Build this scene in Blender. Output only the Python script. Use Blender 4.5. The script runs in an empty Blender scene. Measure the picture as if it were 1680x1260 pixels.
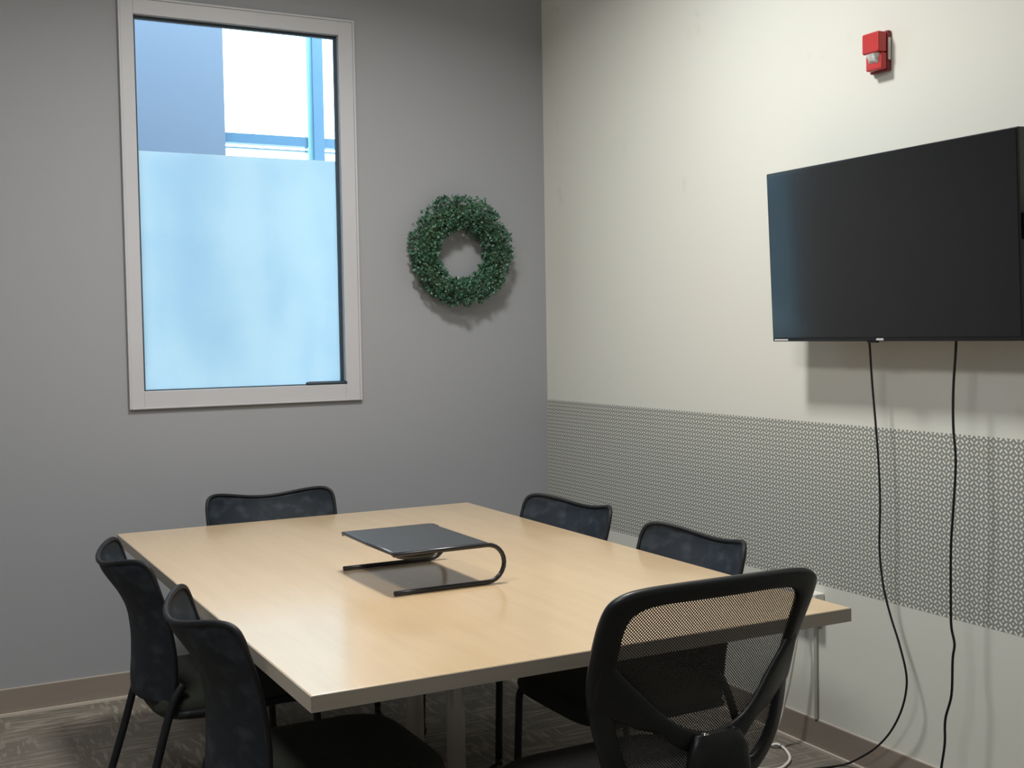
import bpy, bmesh, math, random
from mathutils import Vector, Matrix
random.seed(7)
C = bpy.context.scene.collection
PI = math.pi

# ------------------------------------------------------------------ materials
def mat(name, col, rough=.6, metal=0, spec=.5, noise=None, bump=None, emit=None):
    m = bpy.data.materials.new(name); m.use_nodes = True
    nt = m.node_tree; b = nt.nodes['Principled BSDF']
    b.inputs['Base Color'].default_value = (*col, 1)
    b.inputs['Roughness'].default_value = rough
    b.inputs['Metallic'].default_value = metal
    b.inputs['Specular IOR Level'].default_value = spec
    tc = nt.nodes.new('ShaderNodeTexCoord')
    if noise:
        sc, col2, detail = noise[0], noise[1], 4
        mp = nt.nodes.new('ShaderNodeMapping'); mp.inputs['Scale'].default_value = sc
        n = nt.nodes.new('ShaderNodeTexNoise'); n.inputs['Scale'].default_value = 1; n.inputs['Detail'].default_value = detail
        nt.links.new(tc.outputs['Object'], mp.inputs['Vector']); nt.links.new(mp.outputs[0], n.inputs['Vector'])
        r = nt.nodes.new('ShaderNodeMapRange'); r.inputs['From Min'].default_value = .3; r.inputs['From Max'].default_value = .7
        nt.links.new(n.outputs['Fac'], r.inputs['Value'])
        mx = nt.nodes.new('ShaderNodeMix'); mx.data_type = 'RGBA'
        mx.inputs['A'].default_value = (*col, 1); mx.inputs['B'].default_value = (*col2, 1)
        nt.links.new(r.outputs[0], mx.inputs['Factor']); nt.links.new(mx.outputs['Result'], b.inputs['Base Color'])
    if bump:
        n2 = nt.nodes.new('ShaderNodeTexNoise'); n2.inputs['Scale'].default_value = bump[0]; n2.inputs['Detail'].default_value = 3
        nt.links.new(tc.outputs['Object'], n2.inputs['Vector'])
        bp = nt.nodes.new('ShaderNodeBump'); bp.inputs['Strength'].default_value = bump[1]; bp.inputs['Distance'].default_value = .01
        nt.links.new(n2.outputs['Fac'], bp.inputs['Height']); nt.links.new(bp.outputs[0], b.inputs['Normal'])
    if emit:
        b.inputs['Emission Color'].default_value = (*emit[0], 1); b.inputs['Emission Strength'].default_value = emit[1]
    return m

class NB:
    """tiny node-math builder"""
    def __init__(s, m): s.nt = m.node_tree
    def m(s, op, a, b=None, c=None):
        n = s.nt.nodes.new('ShaderNodeMath'); n.operation = op
        for k, v in enumerate((a, b, c)):
            if v is None: continue
            if isinstance(v, (int, float)): n.inputs[k].default_value = v
            else: s.nt.links.new(v, n.inputs[k])
        return n.outputs[0]
    def mix(s, f, a, b):
        n = s.nt.nodes.new('ShaderNodeMix'); n.data_type = 'RGBA'
        for k, v in (('Factor', f), ('A', a), ('B', b)):
            if isinstance(v, tuple): n.inputs[k].default_value = (*v, 1)
            elif isinstance(v, (int, float)): n.inputs[k].default_value = v
            else: s.nt.links.new(v, n.inputs[k])
        return n.outputs['Result']
    def xyz(s):
        tc = s.nt.nodes.new('ShaderNodeTexCoord'); sp = s.nt.nodes.new('ShaderNodeSeparateXYZ')
        s.nt.links.new(tc.outputs['Object'], sp.inputs[0]); s.tc = tc
        return sp.outputs
    def noise(s, scale, detail=3, vec=None):
        n = s.nt.nodes.new('ShaderNodeTexNoise'); n.inputs['Scale'].default_value = scale; n.inputs['Detail'].default_value = detail
        mp = s.nt.nodes.new('ShaderNodeMapping')
        if vec: mp.inputs['Scale'].default_value = vec
        s.nt.links.new(s.tc.outputs['Object'], mp.inputs['Vector']); s.nt.links.new(mp.outputs[0], n.inputs['Vector'])
        return n.outputs['Fac']
    def sstep(s, v, a, b):
        n = s.nt.nodes.new('ShaderNodeMapRange'); n.interpolation_type = 'SMOOTHSTEP'
        n.inputs['From Min'].default_value = a; n.inputs['From Max'].default_value = b
        s.nt.links.new(v, n.inputs['Value']); return n.outputs[0]

BZ0, BZ1 = .562, 1.105     # patterned band on the right wall
def wall_right_mat():
    m = mat('greige_paint_with_patterned_band', (.6, .58, .52), .75)
    q = NB(m); x, y, z = q.xyz(); b = q.nt.nodes['Principled BSDF']
    h = .0167
    u = q.m('DIVIDE', y, h); v = q.m('DIVIDE', z, h)
    iu = q.m('ROUND', u); iv = q.m('ROUND', v)
    du = q.m('SUBTRACT', u, iu); dv = q.m('SUBTRACT', v, iv)
    par = q.m('FLOORED_MODULO', q.m('ADD', iu, iv), 2.0)      # 0 / 1
    sg = q.m('SUBTRACT', q.m('MULTIPLY', par, 2.0), 1.0)
    dvs = q.m('MULTIPLY', dv, sg)
    al = q.m('MULTIPLY', q.m('ADD', du, dvs), .7071); ac = q.m('MULTIPLY', q.m('SUBTRACT', du, dvs), .7071)
    e = q.m('ADD', q.m('POWER', q.m('ABSOLUTE', q.m('DIVIDE', al, .44)), 2.0), q.m('POWER', q.m('ABSOLUTE', q.m('DIVIDE', ac, .17)), 2.0))
    dash = q.m('SUBTRACT', 1.0, q.sstep(e, .7, 1.3))
    # small dots at every other crossing
    u2 = q.m('SUBTRACT', u, .5); v2 = q.m('SUBTRACT', v, .5)
    ju = q.m('ROUND', u2); jv = q.m('ROUND', v2)
    r2 = q.m('ADD', q.m('POWER', q.m('ABSOLUTE', q.m('SUBTRACT', u2, ju)), 2.0), q.m('POWER', q.m('ABSOLUTE', q.m('SUBTRACT', v2, jv)), 2.0))
    p2 = q.m('FLOORED_MODULO', q.m('ADD', ju, jv), 2.0)
    dot = q.m('MULTIPLY', q.m('SUBTRACT', 1.0, q.sstep(r2, .015, .05)), q.m('SUBTRACT', 1.0, p2))
    lum = q.m('MINIMUM', q.m('ADD', dash, dot), 1.0)
    pat = q.mix(lum, (.22, .24, .228), (.70, .70, .64))
    band = q.m('MULTIPLY', q.m('GREATER_THAN', z, BZ0), q.m('LESS_THAN', z, BZ1))
    # scuffs on the paint
    n = q.noise(9, 5); n2 = q.noise(2.2, 2)
    sm = q.m('MULTIPLY', q.sstep(n, .60, .72), q.sstep(n2, .55, .66))
    paint = q.mix(q.m('MULTIPLY', sm, .22), (.60, .615, .58), (.30, .315, .29))
    q.nt.links.new(q.mix(band, paint, pat), b.inputs['Base Color'])
    return m

def wall_back_mat():
    m = mat('grey_wall_paint', (.23, .23, .23), .7)
    q = NB(m); x, y, z = q.xyz(); b = q.nt.nodes['Principled BSDF']
    n = q.noise(7, 5); n2 = q.noise(1.6, 2)
    sm = q.m('MULTIPLY', q.sstep(n, .60, .74), q.sstep(n2, .55, .66))
    q.nt.links.new(q.mix(q.m('MULTIPLY', sm, .16), (.285, .298, .325), (.38, .385, .40)), b.inputs['Base Color'])
    return m

def carpet_mat():
    m = mat('carpet_planks', (.14, .13, .11), .95, spec=.1)
    q = NB(m); x, y, z = q.xyz(); b = q.nt.nodes['Principled BSDF']
    # plank tiles .25 x 1.0 m; each carries broken short dashes across or along
    px = q.m('FLOOR', q.m('DIVIDE', y, .25)); off = q.m('MULTIPLY', q.m('FLOORED_MODULO', px, 3.0), .33)
    n1 = q.noise(1, 3, (6, 60, 1)); n2 = q.noise(1, 3, (55, 9, 1)); n3 = q.noise(3, 2); n4 = q.noise(220, 2)
    sel = q.sstep(n3, .45, .55)
    a = q.sstep(n1, .48, .60); c = q.sstep(n2, .50, .60)
    f = q.m('ADD', q.m('MULTIPLY', a, q.m('SUBTRACT', 1.0, sel)), q.m('MULTIPLY', c, sel))
    col = q.mix(f, (.17, .155, .13), (.30, .27, .235))
    tone = q.m('FLOORED_MODULO', q.m('MULTIPLY', q.m('SINE', q.m('MULTIPLY', px, 12.9)), 43.7), 1.0)
    col = q.mix(q.m('MULTIPLY', tone, .45), col, (.13, .122, .112))
    col = q.mix(q.m('MULTIPLY', n4, .35), col, (.08, .075, .067))
    q.nt.links.new(col, b.inputs['Base Color'])
    bp = q.nt.nodes.new('ShaderNodeBump'); bp.inputs['Strength'].default_value = .5; bp.inputs['Distance'].default_value = .004
    q.nt.links.new(n4, bp.inputs['Height']); q.nt.links.new(bp.outputs[0], b.inputs['Normal'])
    return m

def mesh_alpha_mat(name, col, period, hole):
    """open knitted mesh: diagonal threads with see-through holes"""
    m = mat(name, col, .6)
    q = NB(m); x, y, z = q.xyz(); b = q.nt.nodes['Principled BSDF']
    k = 2*PI/period
    a = q.m('SINE', q.m('MULTIPLY', q.m('ADD', x, z), k)); c = q.m('SINE', q.m('MULTIPLY', q.m('SUBTRACT', x, q.m('MULTIPLY', z, .8)), k))
    s = q.m('MINIMUM', a, c)
    al = q.m('SUBTRACT', 1.0, q.sstep(s, hole-.12, hole+.12))
    q.nt.links.new(al, b.inputs['Alpha'])
    return m

def fabric_mesh_mat():
    m = mat('knitted_chair_mesh', (.010, .014, .020), .65, spec=.3)
    q = NB(m); x, y, z = q.xyz(); b = q.nt.nodes['Principled BSDF']
    k = 2*PI/.004
    a = q.m('MULTIPLY', q.m('SINE', q.m('MULTIPLY', q.m('ADD', y, z), k)), q.m('SINE', q.m('MULTIPLY', q.m('SUBTRACT', y, z), k)))
    n = q.noise(16, 2, (1, 1, 1.6)); wv = q.m('ADD', a, q.m('MULTIPLY', n, 2.0))
    q.nt.links.new(q.mix(q.sstep(n, .45, .75), (.008, .013, .021), (.026, .035, .048)), b.inputs['Base Color'])
    bp = q.nt.nodes.new('ShaderNodeBump'); bp.inputs['Strength'].default_value = .25; bp.inputs['Distance'].default_value = .001
    q.nt.links.new(a, bp.inputs['Height']); q.nt.links.new(bp.outputs[0], b.inputs['Normal'])
    return m

def wood_mat():
    m = mat('pale_maple_laminate', (.6, .48, .32), .3)
    q = NB(m); x, y, z = q.xyz(); b = q.nt.nodes['Principled BSDF']
    n = q.noise(1, 5, (22, 2.2, 2)); n2 = q.noise(1, 3, (160, 9, 3))
    f = q.m('ADD', q.m('MULTIPLY', n, .7), q.m('MULTIPLY', n2, .3))
    q.nt.links.new(q.mix(q.sstep(f, .38, .62), (.72, .535, .325), (.675, .495, .295)), b.inputs['Base Color'])
    b.inputs['Specular IOR Level'].default_value = .8; b.inputs['Coat Weight'].default_value = 1; b.inputs['Coat IOR'].default_value = 1.9; b.inputs['Coat Roughness'].default_value = .15; b.inputs['Roughness'].default_value = .3
    return m

def frost_mat():
    m = bpy.data.materials.new('frosted_film'); m.use_nodes = True; nt = m.node_tree
    for n in list(nt.nodes):
        if n.type != 'OUTPUT_MATERIAL': nt.nodes.remove(n)
    out = nt.nodes['Material Output']; q = NB(m); q.xyz()
    t = nt.nodes.new('ShaderNodeBsdfTranslucent'); d = nt.nodes.new('ShaderNodeBsdfDiffuse')
    n = q.noise(3, 4); n2 = q.noise(1, 2, (5, 1, 1))
    c = q.mix(q.sstep(q.m('ADD', q.m('MULTIPLY', n, .5), q.m('MULTIPLY', n2, .5)), .35, .65), (.66, .74, .79), (.79, .83, .84))
    nt.links.new(c, t.inputs['Color']); d.inputs['Color'].default_value = (.5, .55, .55, 1)
    mx = nt.nodes.new('ShaderNodeMixShader'); mx.inputs[0].default_value = .15
    nt.links.new(t.outputs[0], mx.inputs[1]); nt.links.new(d.outputs[0], mx.inputs[2]); nt.links.new(mx.outputs[0], out.inputs['Surface'])
    return m

def pane_mat():
    m = bpy.data.materials.new('clear_glass'); m.use_nodes = True; nt = m.node_tree
    for n in list(nt.nodes):
        if n.type != 'OUTPUT_MATERIAL': nt.nodes.remove(n)
    out = nt.nodes['Material Output']
    t = nt.nodes.new('ShaderNodeBsdfTransparent'); t.inputs['Color'].default_value = (.93, .96, .96, 1)
    g = nt.nodes.new('ShaderNodeBsdfGlossy'); g.inputs['Roughness'].default_value = .02
    f = nt.nodes.new('ShaderNodeFresnel'); f.inputs['IOR'].default_value = 1.45
    mx = nt.nodes.new('ShaderNodeMixShader')
    nt.links.new(f.outputs[0], mx.inputs[0]); nt.links.new(t.outputs[0], mx.inputs[1]); nt.links.new(g.outputs[0], mx.inputs[2]); nt.links.new(mx.outputs[0], out.inputs['Surface'])
    return m

M = dict(
    wr=wall_right_mat(), wb=wall_back_mat(), carpet=carpet_mat(), wood=wood_mat(), frost=frost_mat(), pane=pane_mat(),
    off=mat('white_plaster', (.84, .84, .82), .8, noise=((2, 2, 2), (.82, .82, .80))),
    side=mat('grey_side_wall_paint', (.27, .27, .28), .8, noise=((2, 2, 2), (.25, .25, .26))),
    frame=mat('window_frame_paint', (.47, .48, .52), .45, noise=((3, 3, 3), (.445, .455, .49))),
    gasket=mat('dark_rubber_gasket', (.02, .04, .06), .5, noise=((20, 20, 20), (.03, .05, .07))),
    base=mat('taupe_vinyl_base', (.25, .215, .185), .5, noise=((4, 4, 30), (.225, .195, .168))),
    toe=mat('pale_edge_strip', (.50, .45, .40), .5, noise=((9, 9, 9), (.44, .40, .36))),
    edge=mat('table_edge_band', (.38, .345, .295), .5, noise=((3, 3, 60), (.345, .315, .27))),
    steel=mat('silver_grey_powder_coat', (.46, .44, .41), .4, .25, noise=((30, 30, 3), (.42, .40, .38))),
    black=mat('black_plastic', (.006, .008, .010), .4, spec=.35, noise=((40, 40, 40), (.009, .011, .013))),
    tube=mat('black_powder_coated_tube', (.006, .008, .012), .55, spec=.3, noise=((50, 50, 50), (.014, .015, .018))),
    smesh=fabric_mesh_mat(),
    cushion=mat('dark_green_black_upholstery', (.016, .021, .017), .9, noise=((90, 90, 90), (.024, .030, .024)), bump=(300, .3)),
    cushion2=mat('black_upholstery', (.010, .011, .013), .9, noise=((90, 90, 90), (.016, .017, .019)), bump=(300, .3)),
    openmesh=mesh_alpha_mat('open_black_mesh', (.028, .028, .028), .0058, -.18),
    stand=mat('dark_grey_steel', (.085, .093, .105), .38, .6, noise=((60, 60, 60), (.075, .082, .092))),
    standtube=mat('satin_black_tube', (.012, .013, .016), .3, noise=((60, 60, 60), (.018, .019, .022))),
    screen=mat('tv_glass', (.003, .004, .0045), .11, spec=1.0, noise=((2, 2, 2), (.004, .0045, .005))),
    bezel=mat('glossy_black_bezel', (.007, .008, .010), .25, noise=((20, 20, 20), (.010, .011, .013))),
    mark=mat('pale_grey_print', (.55, .56, .57), .5, noise=((200, 200, 200), (.45, .46, .47))),
    red=mat('red_plastic', (.48, .030, .030), .35, noise=((30, 30, 30), (.42, .028, .03))),
    darkred=mat('dark_red_seam', (.20, .012, .015), .5, noise=((30, 30, 30), (.16, .01, .012))),
    lens=mat('strobe_lens', (.80, .82, .82), .2, noise=((60, 60, 60), (.35, .38, .38))),
    white=mat('white_plastic', (.72, .71, .66), .4, noise=((20, 20, 20), (.66, .65, .61))),
    wall_strip=mat('greige_strip', (.36, .355, .31), .6, noise=((20, 20, 20), (.33, .325, .285))),
    leaf=mat('boxwood_leaf', (.032, .105, .060), .38, noise=((60, 60, 60), (.11, .23, .155))),
    vine=mat('green_wrapped_wire', (.02, .05, .02), .8, noise=((60, 60, 60), (.03, .06, .03))),
    ext=mat('blue_grey_cladding', (.104, .111, .142), .6, noise=((1.5, 1.5, 1.5), (.112, .118, .142))),
    mull=mat('aluminium_mullion', (.068, .125, .18), .4, noise=((6, 6, 6), (.062, .115, .17))),
    mull2=mat('bright_aluminium_edge', (.18, .32, .36), .3, noise=((6, 6, 6), (.17, .3, .34))),
    ground=mat('pavement', (.42, .40, .38), .8, noise=((3, 3, 3), (.36, .35, .33))),
    diffuser=mat('lamp_diffuser', (.8, .8, .78), .5, emit=((1, .96, .88), 6.0), noise=((3, 3, 3), (.78, .78, .76))),
    chrome=mat('chrome', (.6, .6, .6), .2, 1, noise=((30, 30, 30), (.5, .5, .5))),
)

_b = M['screen'].node_tree.nodes['Principled BSDF']; _b.inputs['Coat Weight'].default_value = .3; _b.inputs['Coat IOR'].default_value = 1.5; _b.inputs['Coat Roughness'].default_value = .10
# ------------------------------------------------------------------ geometry helpers
def tag(o, label=None, cat=None, group=None, kind=None):
    if label: o['label'] = label
    if cat: o['category'] = cat
    if group: o['group'] = group
    if kind: o['kind'] = kind
    return o
def empty(name, loc=(0, 0, 0), rz=0):
    o = bpy.data.objects.new(name, None); C.objects.link(o); o.location = loc; o.rotation_euler = (0, 0, rz); o.empty_display_size = .1
    return o
def obj(name, bm, m, parent=None, smooth=True, bevel=0, seg=2):
    bmesh.ops.recalc_face_normals(bm, faces=bm.faces)
    me = bpy.data.meshes.new(name); bm.to_mesh(me); bm.free()
    ms = m if isinstance(m, (list, tuple)) else [m]
    for k in ms: me.materials.append(k)
    o = bpy.data.objects.new(name, me); C.objects.link(o)
    if parent: o.parent = parent
    if bevel:
        b = o.modifiers.new('bevel', 'BEVEL'); b.width = bevel; b.segments = seg; b.limit_method = 'ANGLE'; b.angle_limit = math.radians(40)
    if smooth:
        for p in me.polygons: p.use_smooth = True
        if bevel or smooth == 'auto':
            w = o.modifiers.new('wn', 'WEIGHTED_NORMAL'); w.keep_sharp = True
    return o
def box(bm, x0, x1, y0, y1, z0, z1):
    vs = [bm.verts.new((x, y, z)) for x in (x0, x1) for y in (y0, y1) for z in (z0, z1)]
    for f in ((0, 1, 3, 2), (4, 6, 7, 5), (0, 4, 5, 1), (2, 3, 7, 6), (0, 2, 6, 4), (1, 5, 7, 3)):
        bm.faces.new([vs[i] for i in f])
    return vs
def catmull(P, n=6):
    P = [Vector(p) for p in P]; Q = [P[0]*2-P[1]] + P + [P[-1]*2-P[-2]]; out = []
    for i in range(1, len(Q)-2):
        for k in range(n):
            t = k/n; a, b, c, d = Q[i-1], Q[i], Q[i+1], Q[i+2]
            out.append(.5*((2*b)+(c-a)*t+(2*a-5*b+4*c-d)*t*t+(3*b-a-3*c+d)*t**3))
    out.append(P[-1]); return out
def tube(bm, pts, r, seg=10, closed=False, caps=True, rs=None):
    pts = [Vector(p) for p in pts]; n = len(pts); rings = []
    up = None
    for i, p in enumerate(pts):
        if closed: d = pts[(i+1) % n]-pts[i-1]
        else: d = pts[min(i+1, n-1)]-pts[max(i-1, 0)]
        d.normalize()
        if up is None:
            up = d.orthogonal().normalized()
        else:
            up = (up - d*up.dot(d)); up = up.normalized() if up.length > 1e-6 else d.orthogonal().normalized()
        s = d.cross(up); rr = rs[i] if rs else r
        rings.append([bm.verts.new(p+(up*math.cos(2*PI*k/seg)+s*math.sin(2*PI*k/seg))*rr) for k in range(seg)])
    m = n if closed else n-1
    for i in range(m):
        a, b = rings[i], rings[(i+1) % n]
        sh = 0
        if closed and i == n-1:
            sh = min(range(seg), key=lambda s_: (b[s_].co-a[0].co).length)
        for k in range(seg):
            bm.faces.new((a[k], a[(k+1) % seg], b[(k+1+sh) % seg], b[(k+sh) % seg]))
    if caps and not closed:
        bm.faces.new(rings[0][::-1]); bm.faces.new(rings[-1])
def cyl(bm, c0, c1, r, seg=20, r1=None):
    tube(bm, [c0, c1], r, seg, rs=[r, r1 if r1 is not None else r])
def lathe(bm, prof, c, seg=24, axis='z'):
    rings = []
    for (r, h) in prof:
        ring = []
        for k in range(seg):
            a = 2*PI*k/seg; u, v = r*math.cos(a), r*math.sin(a)
            p = {'z': (u, v, h), 'y': (u, h, v), 'x': (h, u, v)}[axis]
            ring.append(bm.verts.new((c[0]+p[0], c[1]+p[1], c[2]+p[2])))
        rings.append(ring)
    for a, b in zip(rings, rings[1:]):
        for k in range(seg): bm.faces.new((a[k], a[(k+1) % seg], b[(k+1) % seg], b[k]))
    bm.faces.new(rings[0][::-1]); bm.faces.new(rings[-1])
def cushion(bm, cx, cy, cz, hx, hy, hz, ex=.35, ez=.7, nu=48, nv=16, warp=None):
    sg = lambda v, e: math.copysign(abs(v)**e, v)
    rings = []
    for j in range(1, nv):
        ph = -PI/2+PI*j/nv; ring = []
        for i in range(nu):
            t = 2*PI*i/nu
            cp = sg(math.cos(ph), ez)
            p = Vector((cx+hx*cp*sg(math.cos(t), ex), cy+hy*cp*sg(math.sin(t), ex), cz+hz*sg(math.sin(ph), ez)))
            if warp: p = warp(p)
            ring.append(bm.verts.new(p))
        rings.append(ring)
    for a, b in zip(rings, rings[1:]):
        for k in range(nu): bm.faces.new((a[k], a[(k+1) % nu], b[(k+1) % nu], b[k]))
    bm.faces.new(rings[0][::-1]); bm.faces.new(rings[-1])
def struct(name, bm, m, label=None, parent=None, **kw):
    o = obj(name, bm, m, parent, smooth=kw.get('smooth', False), bevel=kw.get('bevel', 0))
    if not parent: o['kind'] = 'structure'; o['label'] = label
    return o
def copy_tree(o, parent=None):
    c = o.copy(); C.objects.link(c); c.parent = parent
    for ch in list(o.children): copy_tree(ch, c)
    return c

# ------------------------------------------------------------------ camera
Hc = 1.42
f_px = 1942.574
X = Vector((0.88494706, -0.03513971, 0.46436398)); Y = Vector((-0.46538429, -0.03050954, 0.88458275)); Z = Vector((-0.01691645, -0.9989166, -0.0433528))
cam = bpy.data.objects.new('camera', bpy.data.cameras.new('camera')); C.objects.link(cam)
rot = Matrix(((X[0], -X[1], -X[2]), (Y[0], -Y[1], -Y[2]), (Z[0], -Z[1], -Z[2])))
cam.matrix_world = Matrix.Translation((0, 0, Hc)) @ rot.to_4x4()
cam.data.sensor_fit = 'HORIZONTAL'; cam.data.sensor_width = 36; cam.data.lens = f_px/1680*36
cam.data.clip_start = .05
bpy.context.scene.camera = cam
def ray(px, py):
    d = Vector((px-840, py-630, f_px)); return Vector((X.dot(d), Y.dot(d), Z.dot(d)))
def atx(px, py, x):
    r = ray(px, py); return Vector((0, 0, Hc))+r*(x/r.x)
def atz(px, py, z):
    r = ray(px, py); return Vector((0, 0, Hc))+r*((z-Hc)/r.z)

# ------------------------------------------------------------------ room shell
WX, WY = 2.722, 4.830      # right wall, back wall
LX, NY, CZ = -1.3, -1.2, 3.36
T = .14
bm = bmesh.new(); box(bm, LX-T, WX+T, NY-T, WY+T, -.1, 0); struct('floor', bm, M['carpet'], 'grey brown carpet floor with broken dash pattern')
bm = bmesh.new(); box(bm, LX-T, WX+T, NY-T, WY+T, CZ, CZ+.1); struct('ceiling', bm, M['off'], 'plain white ceiling over the meeting room')
bm = bmesh.new(); box(bm, WX, WX+T, NY-T, WY+T, 0, CZ); struct('wall_right', bm, M['wr'], 'light greige wall with patterned band behind the television')
bm = bmesh.new(); box(bm, LX-T, LX, NY-T, WY+T, 0, CZ); struct('wall_left', bm, M['side'], 'plain grey side wall outside the view')
bm = bmesh.new(); box(bm, LX, WX, NY-T, NY, 0, CZ); struct('wall_near', bm, M['off'], 'plain off white wall behind the viewer')
# back wall with window opening
ox0, ox1, oz0, oz1 = .840, 1.788, 1.150, 2.746
bm = bmesh.new()
box(bm, LX, ox0, WY, WY+T, 0, CZ); box(bm, ox1, WX, WY, WY+T, 0, CZ)
box(bm, ox0, ox1, WY, WY+T, 0, oz0); box(bm, ox0, ox1, WY, WY+T, oz1, CZ)
struct('wall_back', bm, M['wb'], 'grey painted wall holding the window and wreath')

# baseboards: vinyl base; pale toe strip paints in the light caught at the carpet
bm = bmesh.new(); box(bm, LX, WX-.006, WY-.006, WY, .008, .1)
struct('baseboard_back', bm, M['base'], 'taupe vinyl baseboard along the grey wall')
bm = bmesh.new(); box(bm, WX-.006, WX, NY, WY-.006, .008, .1)
struct('baseboard_right', bm, M['base'], 'taupe vinyl baseboard along the light wall')
bm = bmesh.new(); box(bm, LX, WX-.016, WY-.016, WY-.006, 0, .010)
struct('trim_1', bm, M['toe'], 'pale toe strip with painted light between grey wall baseboard and carpet')
bm = bmesh.new(); box(bm, WX-.016, WX-.006, NY, WY-.006, 0, .010)
struct('trim_2', bm, M['toe'], 'pale toe strip with painted light between light wall baseboard and carpet')
bm = bmesh.new(); box(bm, LX, WX-.004, WY-.004, WY, .1, .1035)
struct('trim_3', bm, M['toe'], 'thin pale bead on top of grey wall baseboard')
bm = bmesh.new(); box(bm, WX-.004, WX, NY, WY-.004, .1, .1035)
struct('trim_4', bm, M['toe'], 'thin pale bead on top of light wall baseboard')

# window
win = empty('window_1', (0, 0, 0)); tag(win, 'tall framed window with frosted film on its lower part', kind='structure')
gx0, gx1, gz0, gz1 = .887, 1.728, 1.212, 2.690
def frame_bm(x0, x1, z0, z1, a, b, c, d, y0, y1):
    bm = bmesh.new()
    box(bm, x0, a, y0, y1, z0, z1); box(bm, b, x1, y0, y1, z0, z1)
    box(bm, a, b, y0, y1, z0, c); box(bm, a, b, y0, y1, d, z1); return bm
obj('window_frame', frame_bm(.838, 1.790, 1.150, 2.748, gx0, gx1, gz0, gz1, WY-.012, WY+.06), M['frame'], win, smooth=False, bevel=.0015)
obj('casing_lip', frame_bm(.829, 1.799, 1.141, 2.757, .838, 1.790, 1.150, 2.748, WY-.016, WY+.0), M['frame'], win, smooth=False, bevel=.002)
obj('gasket', frame_bm(gx0, gx1, gz0, gz1, gx0+.010, gx1-.013, gz0+.004, gz1-.013, WY+.016, WY+.03), M['gasket'], win, smooth=False)
bm = bmesh.new(); box(bm, gx0+.002, gx1-.002, WY+.030, WY+.036, gz0+.002, gz1-.002); obj('window_pane', bm, M['pane'], win, smooth=False)
bm = bmesh.new(); box(bm, gx0+.008, gx1-.012, WY+.0275, WY+.0285, gz0+.004, 2.164); fl = obj('frosted_film', bm, M['frost'], win, smooth=False); fl['label'] = 'frosted film on the lower pane'
bm = bmesh.new(); tube(bm, [(1.553, WY-.004, 1.219), (1.566, WY-.004, 1.219), (1.70, WY-.004, 1.2185), (1.732, WY-.004, 1.218)], .006, 10, rs=[.006, .0085, .0085, .010])
lt = obj('sash_latch', bm, M['gasket'], win); lt['label'] = 'slim black bar at the lower right corner'

# outside: building wall, mullions, ground
yo = 6.4
bm = bmesh.new(); box(bm, .62, 1.642, yo, yo+.4, -.5, 4.6); tag(obj('cladding_wall', bm, M['ext'], None, smooth=False), 'pale blue cladding wall seen through the upper left window pane', 'wall')
cw = empty('curtain_wall', (1.65, yo, 0)); tag(cw, 'blue aluminium curtain wall frame seen through the window', 'facade frame')
def cwbox(name, x0, x1, y0, y1, z0, z1, m):
    bm = bmesh.new(); box(bm, x0-1.65, x1-1.65, y0-yo, y1-yo, z0, z1); return obj(name, bm, m, cw, smooth=False)
cwbox('mullion', 2.140, 2.200, yo, yo+.10, -.4, 4.6, M['mull'])
cwbox('mullion_edge', 2.112, 2.140, yo+.02, yo+.08, -.4, 4.6, M['mull2'])
cwbox('mullion', 3.60, 3.66, yo, yo+.10, -.4, 4.6, M['mull'])
cwbox('transom', 1.645, 3.6, yo+.03, yo+.10, 2.478, 2.530, M['mull'])
cwbox('transom_bead', 1.645, 3.6, yo+.05, yo+.09, 2.452, 2.458, M['mull'])
cwbox('transom', 1.645, 3.6, yo+.03, yo+.10, 1.02, 1.08, M['mull'])
bm = bmesh.new(); box(bm, -8, 12, WY+T+.02, 20, -.55, -.45); tag(obj('ground', bm, M['ground'], None, smooth=False), 'paved ground outside the window', kind='structure')

# ceiling lights (the louvred lamp over the table, and an added fill panel out of view to the left)
def ceiling_light(x, y, en, spread, lab, a_=.20, b_=.20):
    cl = empty('ceiling_light', (x, y, CZ)); tag(cl, lab, 'ceiling light')
    bm = bmesh.new()
    c_, d_ = a_-.03, b_-.03
    for a in ((-a_, a_, d_, b_), (-a_, a_, -b_, -d_), (-a_, -c_, -d_, d_), (c_, a_, -d_, d_)): box(bm, *a, -.03, -.001)
    obj('light_frame', bm, M['white'], cl, smooth=False, bevel=.002)
    bm = bmesh.new(); box(bm, -c_, c_, -d_, d_, -.018, -.002); obj('diffuser', bm, M['diffuser'], cl, smooth=False)
    ld = bpy.data.lights.new('ceiling_lamp', 'AREA'); ld.shape = 'RECTANGLE'; ld.size = 2*c_-.01; ld.size_y = 2*d_-.01; ld.energy = en; ld.color = (1, .965, .905); ld.spread = math.radians(spread)
    lo = bpy.data.objects.new('ceiling_lamp', ld); C.objects.link(lo); lo.parent = cl; lo.location = (0, 0, -.024)
ceiling_light(1.42, 3.12, 49, 150, 'square ceiling light above the table')
ceiling_light(-.30, 1.9, 38, 180, 'long rectangular fill light added out of view left of the table near the side wall', .30, .60)

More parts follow.
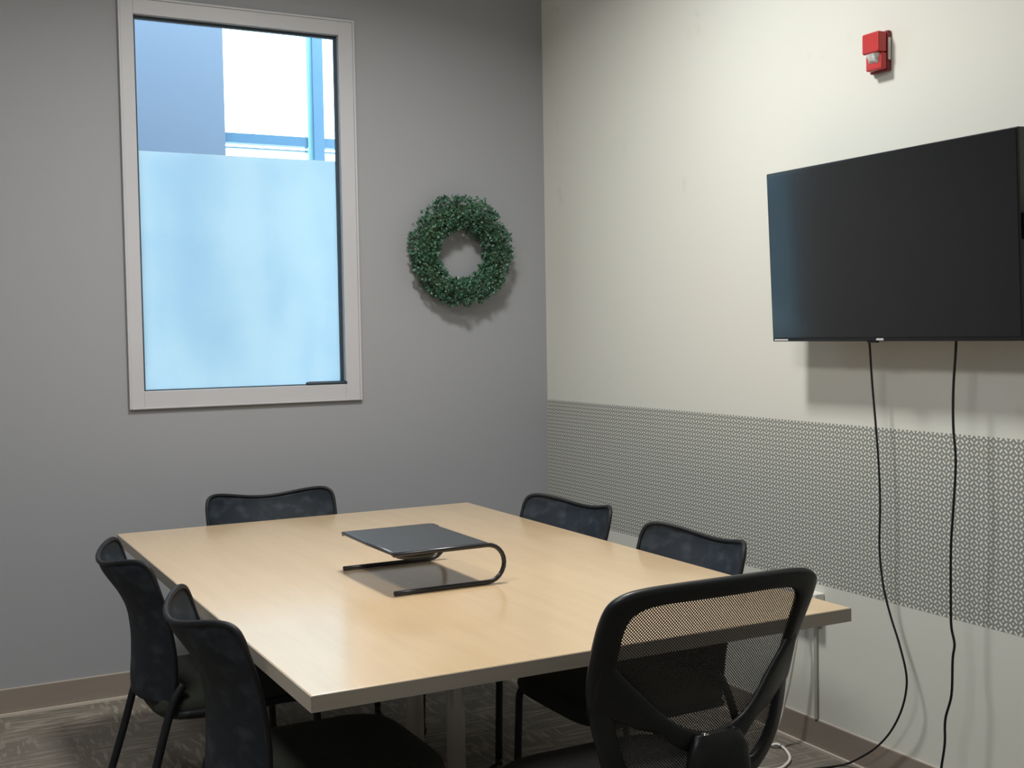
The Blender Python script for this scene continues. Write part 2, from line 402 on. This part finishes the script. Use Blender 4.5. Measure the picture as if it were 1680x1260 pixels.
# ------------------------------------------------------------------ table
tx0, tx1, ty0, ty1 = .682, 2.041, 2.139, 4.290
tb = empty('conference_table', ((tx0+tx1)/2, (ty0+ty1)/2, 0)); tag(tb, 'large rectangular conference table with pale maple top and silver column legs', 'table')
hx, hy = (tx1-tx0)/2, (ty1-ty0)/2
bm = bmesh.new(); box(bm, -hx+.002, hx-.002, -hy+.002, hy-.002, .710, .740); obj('tabletop', bm, M['wood'], tb, smooth=False, bevel=.001)
bm = bmesh.new()
o0, o1 = 0, .0021
box(bm, -hx, -hx+.0022, -hy, hy, .707, .7385); box(bm, hx-.0022, hx, -hy, hy, .707, .7385)
box(bm, -hx+.0022, hx-.0022, -hy, -hy+.0022, .707, .7385); box(bm, -hx+.0022, hx-.0022, hy-.0022, hy, .707, .7385)
e_ = obj('edge_band', bm, M['edge'], tb, smooth=False); e_['label'] = 'taupe edge banding'
for (wx, wy) in ((1.352, 3.235), (1.352, 2.945), (1.352, 3.95), (1.352, 2.52)):
    if wy in (3.95, 2.52): continue
    bm = bmesh.new(); cyl(bm, (wx-1.3615, wy-3.2145, .03), (wx-1.3615, wy-3.2145, .709), .026, 28); obj('leg', bm, M['steel'], tb)
bm = bmesh.new(); box(bm, -.05, .03, -.90, .90, .675, .709); obj('support_beam', bm, M['black'], tb, smooth=False, bevel=.003)
for s in (-1, 1):
    yy = s*.145
    bm = bmesh.new(); tube(bm, catmull([(-.21, yy-.01, .018), (-.11, yy-.01, .030), (-.01, yy-.01, .036), (.09, yy-.01, .030), (.19, yy-.01, .018)], 5), .017, 10); obj('foot', bm, M['steel'], tb)

# ------------------------------------------------------------------ monitor stand on the table
ms = empty('monitor_stand', (1.15, 3.045, .74)); tag(ms, 'dark grey metal monitor stand with curved tube side rails on the table', 'monitor stand')
hw = .195
def ms_side(s, name):
    y = s*hw; pts = [(-.010, y, .0065), (.10, y, .0065), (.24, y, .0065)]
    r = .0505; cx = .262
    for k in range(0, 13):
        a = -PI/2+PI*k/12; pts.append((cx+r*math.cos(a), y, .057+r*math.sin(a)))
    pts += [(.2, y, .1075), (-.011, y, .1075)]
    bm = bmesh.new(); tube(bm, pts, .0063, 12); return obj(name, bm, M['standtube'], ms)
ms_side(-1, 'side_rail'); ms_side(1, 'side_rail')
bm = bmesh.new(); box(bm, -.012, .266, -hw+.004, hw-.004, .1085, .1145); obj('platform', bm, M['stand'], ms, smooth=True, bevel=.0025)
bm = bmesh.new(); tube(bm, [(-.010, -hw+.01, .1105), (-.013, 0, .1105), (-.010, hw-.01, .1105)], .0055, 10); obj('front_lip', bm, M['stand'], ms)
bm = bmesh.new(); cushion(bm, .075, -hw+.070, .0945, .060, .055, .0135, .8, .8, 32, 10); obj('cable_tray', bm, M['standtube'], ms)

# ------------------------------------------------------------------ guest chairs
def interp(tab, z):
    if z >= tab[0][0]: return tab[0][1]
    for (a, va), (b, vb) in zip(tab, tab[1:]):
        if z >= b: t = (z-b)/(a-b); return vb+(va-vb)*t
    return tab[-1][1]
XC = [(.815, -.004), (.775, 0), (.74, .022), (.71, .044), (.67, .066), (.63, .080), (.56, .087), (.49, .084), (.43, .078), (.37, .085)]
XS = [(.815, .092), (.78, .100), (.726, .116), (.663, .136), (.613, .148), (.55, .162), (.5, .170), (.43, .178), (.37, .18)]
def smooth_tab(tab, z, w=.022): return sum(interp(tab, z+k*w) for k in (-1, -.5, 0, .5, 1))/5
def back_pt(y, z, off=0):
    t = min(1, abs(y)/.25); xc, xs = smooth_tab(XC, z), smooth_tab(XS, z)
    return Vector((xc+(xs-xc)*t**2.0+off, y, z))
def back_outline(n=26):
    pts = []
    # right side bottom -> top, over rim -> left
    side = [(.215, .43), (.228, .50), (.238, .57), (.245, .64), (.250, .70), (.251, .75), (.249, .785), (.241, .806), (.222, .816), (.19, .816), (.14, .808), (.09, .799), (.045, .793), (0, .791)]
    full = side + [(-a, b) for a, b in side[-2::-1]]
    return full
def make_guest_chair():
    r = empty('guest_chair')
    out = back_outline(); P2 = catmull([(0, a, b) for a, b in out], 5); P2 = [(p[1], p[2]) for p in P2]
    # panel: rows between left and right of the outline
    bm = bmesh.new(); ny, nz = 33, 40
    def halfw(z):
        z_ = z; best = 0
        for (a, za), (b, zb) in zip(P2[:len(P2)//2], P2[1:len(P2)//2+1]):
            if min(za, zb) <= z_ <= max(za, zb) and abs(zb-za) > 1e-6:
                best = max(best, a+(b-a)*(z_-za)/(zb-za))
        return best
    def topz(y):
        y = abs(y)
        for (a, za), (b, zb) in zip(P2[:len(P2)//2], P2[1:len(P2)//2+1]):
            if za > .78 and a >= y >= b: return za+(zb-za)*((a-y)/(a-b) if a != b else 0)
        return .78
    grid = []
    for i in range(ny):
        s = -1+2*i/(ny-1); s = math.sin(s*PI/2)*.985
        y = s*.2510; zt = topz(y)-.003; zb = .405
        col = []
        for j in range(nz):
            t = j/(nz-1); z = zb+(zt-zb)*t
            w = min(halfw(max(z, .432))-.0005, .2510); yy = y*min(1, w/.2510) if z < .74 else y
            col.append(bm.verts.new(back_pt(yy, z)))
        grid.append(col)
    for i in range(ny-1):
        for j in range(nz-1): bm.faces.new((grid[i][j], grid[i+1][j], grid[i+1][j+1], grid[i][j+1]))
    pn = obj('mesh_back', bm, M['smesh'], r)
    sd = pn.modifiers.new('s', 'SOLIDIFY'); sd.thickness = .004; sd.offset = 0
    # frame tube around the panel
    bm = bmesh.new(); tube(bm, [back_pt(a, b) for a, b in P2], .0068, 10)
    obj('back_frame', bm, M['tube'], r)
    # seat
    def warp(p):
        q = Vector(p); t = (p.x-.13)/.46
        if t < .25: q.z -= (.25-t)*.10*0
        q.z += -.02*max(0, t-.8)*3*.3
        if p.z < .41: q.z -= .035*max(0, 1-(abs(p.x-.30)/.28)**2)*(1-(p.y/.23)**2 if abs(p.y) < .23 else 0)
        return q
    bm = bmesh.new(); cushion(bm, .355, 0, .404, .245, .235, .046, .38, .65, 56, 14, warp); obj('seat', bm, M['cushion'], r)
    # rear shroud: shell hanging behind the seat
    bm = bmesh.new(); cols = []
    for i in range(25):
        s = -1+2*i/24; col = []
        for j in range(13):
            t = j/12; z = .47-.145*t*(1-.55*abs(s)**2.2)-.0
            w = .225*(1-.10*t*t); y = s*w
            x = back_pt(y, max(z, .40)).x+.004+.085*t*t
            col.append(bm.verts.new((x, y, z)))
        cols.append(col)
    for i in range(24):
        for j in range(12): bm.faces.new((cols[i][j], cols[i+1][j], cols[i+1][j+1], cols[i][j+1]))
    sh = obj('seat_shell', bm, M['black'], r); sd = sh.modifiers.new('s', 'SOLIDIFY'); sd.thickness = .006; sd.offset = 0
    # legs
    for s in (-1, 1):
        bm = bmesh.new(); tube(bm, catmull([(.175, s*.222, .47), (.150, s*.228, .43), (.125, s*.232, .36), (.085, s*.236, .22), (.020, s*.240, .012)], 5), .0115, 12); obj('leg', bm, M['tube'], r)
        bm = bmesh.new(); tube(bm, catmull([(.16, s*.226, .385), (.33, s*.232, .385), (.50, s*.236, .385), (.545, s*.238, .355), (.552, s*.240, .28), (.560, s*.242, .06)], 5), .0115, 12); lg = obj('leg', bm, M['tube'], r)
        bm = bmesh.new(); lathe(bm, [(.006, -.014), (.020, -.014), (.026, -.008), (.026, .008), (.020, .014), (.006, .014)], (.572, s*.242, .026), 20, 'y')
        lathe(bm, [(.004, 0), (.012, .002), (.012, .03), (.006, .034)], (.560, s*.242, .036), 14, 'z')
        obj('caster', bm, M['black'], r)
    bm = bmesh.new(); tube(bm, [(.50, -.236, .385), (.50, .236, .385)], .010, 10); obj('crossbar', bm, M['tube'], r)
    return r
gc = make_guest_chair()
CH = [ # rim-centre x, y, rz, label
    (.507, 3.50, 0, 'black mesh guest chair on the left side of the table nearer the grey wall'),
    (.535, 2.690, 0, 'black mesh guest chair on the left side of the table nearest the viewer'),
    (1.290, 4.575, -PI/2, 'black mesh guest chair at the far end of the table below the window'),
    (2.200, 3.628, PI+.12, 'black mesh guest chair against the patterned band, nearer the room corner'),
    (2.172, 2.838, PI, 'black mesh guest chair against the patterned band, directly behind the rolling chair'),
]
for i, (x, y, rz, lab) in enumerate(CH):
    o = gc if i == 0 else copy_tree(gc)
    o.location = (x, y, 0); o.rotation_euler = (0, 0, rz)
    tag(o, lab, 'chair', 'black mesh guest chairs around the table')

# ------------------------------------------------------------------ rolling task chair, near end
TX, TY = 1.338, 2.03
tc = empty('task_chair', (TX, TY, 0)); tag(tc, 'black rolling task chair with open mesh back at the near end of the table', 'chair')
def bp(u, z, off=0):
    # plane of the back; off is towards the viewer (behind the chair)
    y = (1.72-TY)+.28*(.95-z)+(.018+.05*min(1, max(0, (.965-z)/.22)))*(u/.24)**2 - .03*math.exp(-((z-.62)/.12)**2)
    return Vector((u, y-off, z))
OUT = [(0, .968), (.10, .967), (.170, .964), (.212, .956), (.236, .938), (.244, .905), (.244, .86), (.240, .80), (.233, .74), (.222, .68), (.205, .62), (.185, .57), (.15, .535), (.08, .52), (0, .517)]
INN = [(0, .934), (.10, .933), (.150, .930), (.178, .921), (.193, .905), (.198, .88), (.198, .85), (.196, .79), (.192, .735), (.184, .68), (.168, .63), (.148, .595), (.12, .575), (.06, .562), (0, .560)]
def sym(pts, n=5):
    full = pts + [(-a, b) for a, b in pts[-2:0:-1]]
    m = len(full); out = []
    for i in range(m):
        a, b, c, d = [Vector(full[(i+k) % m]) for k in (-1, 0, 1, 2)]
        for k in range(n):
            t = k/n; out.append(.5*((2*b)+(c-a)*t+(2*a-5*b+4*c-d)*t*t+(3*b-a-3*c+d)*t**3))
    return out
so, si = sym(OUT), sym(INN)
def band(bm, o_, i_, fn, th, closed=True, seg=10, off=0):
    n = len(o_); rings = []
    for a, b in zip(o_, i_):
        A, B = fn(a[0], a[1]), fn(b[0], b[1]); c = (A+B)/2; w = (A-B)/2; nrm = Vector((0, -1, -.28)).normalized()
        c = c+nrm*off*(1-min(1, abs(a[0])/.225)**2) if not closed else c
        ring = []
        for k in range(seg):
            t = 2*PI*k/seg; ct, st = math.cos(t), math.sin(t)
            ring.append(bm.verts.new(c+w*math.copysign(abs(ct)**.6, ct)+nrm*th*math.copysign(abs(st)**.6, st)))
        rings.append(ring)
    for i in range(n if closed else n-1):
        a, b = rings[i], rings[(i+1) % n]
        for k in range(seg): bm.faces.new((a[k], a[(k+1) % seg], b[(k+1) % seg], b[k]))
    if not closed: bm.faces.new(rings[0][::-1]); bm.faces.new(rings[-1])
bm = bmesh.new(); band(bm, so, si, bp, .011, True, 14); obj('back_frame', bm, M['black'], tc)
# mesh panel (slightly forward of the frame centre)
bm = bmesh.new(); c0 = bm.verts.new(bp(0, .75)); prev = None; loops = []
for t in [.12*k for k in range(1, 9)]+[1.02]:
    loops.append([bm.verts.new(bp(p[0]*t, .75+(p[1]-.75)*t, -.004)) for p in si])
n = len(si)
for k in range(n): bm.faces.new((c0, loops[0][k], loops[0][(k+1) % n]))
for a, b in zip(loops, loops[1:]):
    for k in range(n): bm.faces.new((a[k], b[k], b[(k+1) % n], a[(k+1) % n]))
mp_ = obj('mesh_panel', bm, M['openmesh'], tc); mp_['label'] = 'see-through black mesh'
# curved lumbar brace
up = [(.225, .850), (.205, .822), (.178, .790), (.145, .757), (.112, .724), (.075, .696), (.035, .680), (0, .675)]
lo_ = [(.232, .715), (.212, .715), (.187, .708), (.150, .692), (.112, .682), (.075, .652), (.035, .636), (0, .632)]
U = up+[(-a, b) for a, b in up[-2::-1]]; L_ = lo_+[(-a, b) for a, b in lo_[-2::-1]]
U = [(p[0], p[1]) for p in catmull([(a, b, 0) for a, b in U], 4)]; L_ = [(p[0], p[1]) for p in catmull([(a, b, 0) for a, b in L_], 4)]
bm = bmesh.new(); band(bm, U, L_, bp, .009, False, 12, off=.014); obj('lumbar_brace', bm, M['black'], tc)
# spine bracket
bm = bmesh.new(); rings = []
for (z, w, off, th) in ((.672, .050, .022, .012), (.64, .066, .030, .016), (.60, .070, .040, .020), (.54, .062, .048, .020), (.47, .052, .045, .018), (.42, .05, .02, .018), (.395, .05, -.06, .016), (.385, .05, -.20, .014)):
    p = bp(0, z, off); ring = []
    for k in range(16):
        t = 2*PI*k/16; ct, st = math.cos(t), math.sin(t)
        ring.append(bm.verts.new(p+Vector((w*math.copysign(abs(ct)**.5, ct), th*math.copysign(abs(st)**.5, st)*(1 if z > .43 else .4), 0 if z > .43 else th*math.copysign(abs(st)**.5, st)))))
    rings.append(ring)
for a, b in zip(rings, rings[1:]):
    for k in range(16): bm.faces.new((a[k], a[(k+1) % 16], b[(k+1) % 16], b[k]))
bm.faces.new(rings[0][::-1]); bm.faces.new(rings[-1]); obj('spine_bracket', bm, M['black'], tc)
for u in (-.028, .040):
    bm = bmesh.new(); p = bp(u, .668, .024); lathe(bm, [(.001, -.007), (.006, -.006), (.0075, -.002), (.0075, .006)], p, 14, 'y'); s_ = obj('screw', bm, M['chrome'] if u < 0 else M['black'], tc)
bm = bmesh.new(); cushion(bm, 0, .015, .462, .235, .235, .045, .4, .6, 56, 14); obj('seat', bm, M['cushion2'], tc)
bm = bmesh.new(); box(bm, -.10, .10, -.10, .12, .375, .412); obj('tilt_mechanism', bm, M['black'], tc, bevel=.01)
bm = bmesh.new(); lathe(bm, [(.026, .09), (.026, .25), (.016, .25), (.016, .38)], (0, 0, 0), 20); obj('gas_column', bm, M['black'], tc)
for k in range(5):
    a = 2*PI*k/5+.3; dx, dy = math.cos(a), math.sin(a)
    bm = bmesh.new(); tube(bm, [(0, 0, .105), (dx*.12, dy*.12, .10), (dx*.26, dy*.26, .075), (dx*.285, dy*.285, .062)], .02, 12, rs=[.03, .026, .017, .014]); obj('base_arm', bm, M['black'], tc)
    bm = bmesh.new()
    lathe(bm, [(.008, -.022), (.022, -.020), (.026, -.012), (.026, .012), (.022, .020), (.008, .022)], (dx*.285, dy*.285, .027), 20, 'y'); obj('caster', bm, M['black'], tc)

# ------------------------------------------------------------------ television
tv = empty('television', (2.585, 2.575, 1.376)); tag(tv, 'large black flat screen television mounted on the light wall', 'television')
tv.rotation_euler = (0, -math.radians(2.45), 0)
w2 = .489; hh = .548
bm = bmesh.new(); box(bm, 0, .030, -w2, w2, 0, hh); obj('housing', bm, M['bezel'], tv, bevel=.003)
bm = bmesh.new(); box(bm, .030, .062, -.34, .34, .05, .40); obj('rear_bulge', bm, M['black'], tv, bevel=.012)
bm = bmesh.new(); box(bm, -.0015, .001, -w2+.006, w2-.006, .013, hh-.006); obj('screen', bm, M['screen'], tv, smooth=False)
bm = bmesh.new(); box(bm, -.002, 0.001, -.024+.02, .004+.02, .003, .009); lg_ = obj('logo', bm, M['mark'], tv, smooth=False); lg_['label'] = 'tiny pale maker mark'
bm = bmesh.new(); box(bm, -.001, .001, w2-.075, w2-.01, .003, .008); st_ = obj('sticker', bm, M['mark'], tv, smooth=False)
bm = bmesh.new(); box(bm, -.004, .004, .02, .06, -.004, 0.0005); obj('sensor_window', bm, M['black'], tv, smooth=False)
bm = bmesh.new(); box(bm, .008, .026, -w2-.05, -w2-.0005, .262, .330); obj('side_module', bm, M['black'], tv, bevel=.003)
mt = empty('wall_mount', (WX-.001, 2.575, 1.62)); mt.parent = tv
mt.matrix_parent_inverse = Matrix.Identity(4)
mt.location = (0, 0, 0)
bm = bmesh.new(); box(bm, .0615, .128, -.16, -.12, .12, .36); box(bm, .0615, .128, .12, .16, .12, .36); box(bm, .100, .128, -.30, .30, .20, .28)
bpy.data.objects.remove(mt); obj('wall_mount', bm, M['black'], tv, smooth=False)

# ------------------------------------------------------------------ fire alarm
ay, az = 2.698, 2.258
fa = empty('fire_alarm', (WX, ay, az)); tag(fa, 'red fire alarm strobe with clear lens high on the light wall above the television', 'fire alarm')
bm = bmesh.new(); box(bm, -.016, -.0005, -.026, .048, -.063, .058); obj('back_plate', bm, M['darkred'], fa, bevel=.003)
bm = bmesh.new(); box(bm, -.052, -.0165, -.024, .045, -.008, .054); obj('horn_housing', bm, M['red'], fa, bevel=.005)
bm = bmesh.new(); box(bm, -.040, -.0165, -.024, .041, -.058, -.009); obj('strobe_housing', bm, M['red'], fa, bevel=.004)
bm = bmesh.new()
vs = [bm.verts.new(p) for p in ((-.040, -.018, -.010), (-.040, .034, -.010), (-.040, .028, -.036), (-.040, -.012, -.040), (-.058, -.010, -.012), (-.058, .024, -.012), (-.048, .020, -.030), (-.048, -.006, -.033))]
for f in ((0, 1, 2, 3), (4, 5, 6, 7), (0, 4, 5, 1), (1, 5, 6, 2), (2, 6, 7, 3), (3, 7, 4, 0)): bm.faces.new([vs[i] for i in f])
obj('strobe_lens', bm, M['lens'], fa, smooth=False, bevel=.001)
bm = bmesh.new(); box(bm, -.014, -.004, -.0275, -.026, -.030, .036); ws = obj('label_strip', bm, M['white'], fa, smooth=False)

# ------------------------------------------------------------------ outlet box and thin strip below it
ob = empty('outlet_box', (WX, 3.03, .50)); tag(ob, 'white surface mounted outlet box low on the light wall behind the table corner', 'outlet')
bm = bmesh.new(); box(bm, -.042, -.0005, -.055, .10, -.05, .038); obj('box_body', bm, M['white'], ob, bevel=.004)
bm = bmesh.new(); box(bm, -.010, -.0005, -.024, -.010, -.398, -.0505); obj('wall_strip', bm, M['wall_strip'], ob, bevel=.003)  # thin strip below the box, a little darker than the wall

# ------------------------------------------------------------------ cables
def cable(name, pts, r, m, lab, seg=8):
    bm = bmesh.new(); tube(bm, catmull(pts, 6), r, seg); return tag(obj(name, bm, m), lab, 'cable')
c1 = [atx(*p) for p in ((1425, 545, 2.64), (1427, 570, 2.65), (1431, 630, 2.662), (1437, 700, 2.665), (1442, 770, 2.668), (1444, 830, 2.67), (1443, 900, 2.67), (1449, 960, 2.67), (1461, 1010, 2.668), (1475, 1055, 2.665), (1486, 1100, 2.668), (1487, 1130, 2.67))]
c1 += [atx(1479, 1165, 2.674), atx(1462, 1199, 2.68), atx(1440, 1224, 2.682), atx(1415, 1241, 2.684)]
c1 += [atz(1386, 1254, .006), atz(1340, 1261, .006), atz(1270, 1268, .006), atz(1200, 1272, .006)]
cable('power_cable', c1, .0033, M['black'], 'black cable hanging from the television in a wide curve to the floor')
c2 = [atx(px, py, 2.635) for px, py in ((1569, 545), (1568, 575), (1564, 640), (1564, 700), (1568, 760), (1563, 850), (1560, 905), (1560, 1000), (1561, 1030), (1566, 1057), (1563, 1082), (1561, 1140), (1551, 1180), (1550, 1220), (1545, 1255), (1540, 1290))]
p_ = c2[-1]; c2 += [Vector((2.62, p_.y+.02, .05)), Vector((2.58, p_.y+.06, .005)), Vector((2.50, p_.y+.12, .005))]
cable('video_cable', c2, .0036, M['black'], 'black cable hanging nearly straight down from the television')
c3 = [Vector((2.675, 3.05, .47)), atx(1308, 1040, 2.66), atx(1302, 1080, 2.655), atx(1295, 1120, 2.65), atx(1284, 1165, 2.64), atx(1272, 1200, 2.60), atz(1262, 1222, .006), atz(1275, 1221, .006), atz(1288, 1229, .006), atz(1296, 1243, .006), atz(1290, 1254, .006), atz(1275, 1262, .006), atz(1240, 1262, .006)]
cable('ethernet_cable', c3, .0050, M['white'], 'white cable from the outlet box looping on the carpet')

# ------------------------------------------------------------------ wreath
wc = Vector((2.264, WY-.052, 1.779)); wt = empty('boxwood_wreath', wc); tag(wt, 'round green boxwood wreath hanging on the grey wall beside the window', 'wreath')
bm = bmesh.new(); tube(bm, [(.178*math.cos(a), 0, .178*math.sin(a)) for a in [2*PI*k/48 for k in range(48)]], .034, 12, closed=True); obj('ring', bm, M['vine'], wt)
bm = bmesh.new()
def leaf(bm, p, d, n, l, w):
    d.normalize(); s = d.cross(n)
    if s.length < 1e-4: s = d.orthogonal()
    s.normalize(); n = s.cross(d)
    a = bm.verts.new(p); b = bm.verts.new(p+d*l*.5+s*w-n*w*.25); c = bm.verts.new(p+d*l); e = bm.verts.new(p+d*l*.5-s*w-n*w*.25); m_ = bm.verts.new(p+d*l*.5+n*w*.15)
    bm.faces.new((a, b, m_)); bm.faces.new((b, c, m_)); bm.faces.new((c, e, m_)); bm.faces.new((e, a, m_))
for i in range(1500):
    a = random.uniform(0, 2*PI); b = random.uniform(0, 2*PI)
    er = Vector((math.cos(a), 0, math.sin(a))); ey = Vector((0, -1, 0)); nr = er*math.cos(b)+ey*math.sin(b)
    rr = random.uniform(.042, .063) *(1+.14*math.sin(a)) + .003*math.sin(a*7)
    base = er*.178+nr*rr
    if base.y > .044: continue
    for k in range(6):
        t = Vector((random.gauss(0, 1), random.gauss(0, 1), random.gauss(0, 1)))
        d = nr*.8+t*.6; nn = nr+Vector((random.gauss(0, .5), random.gauss(0, .5), random.gauss(0, .5)))
        l = random.uniform(.011, .018)
        q = base+t*.004
        if (q+d.normalized()*l).y > .048: continue
        leaf(bm, q, d.copy(), nn, l, l*.36)
obj('foliage', bm, M['leaf'], wt)

# ------------------------------------------------------------------ world and view
w = bpy.data.worlds.new('sky'); bpy.context.scene.world = w; w.use_nodes = True
bg = w.node_tree.nodes['Background']; bg.inputs['Color'].default_value = (.55, .80, 1.0, 1); bg.inputs['Strength'].default_value = 9.0
vs_ = bpy.context.scene.view_settings
vs_.view_transform = 'Standard'; vs_.look = 'None'; vs_.gamma = 1; vs_.use_curve_mapping = False; vs_.exposure = 0.15
bpy.context.scene.cycles.transparent_max_bounces = 16
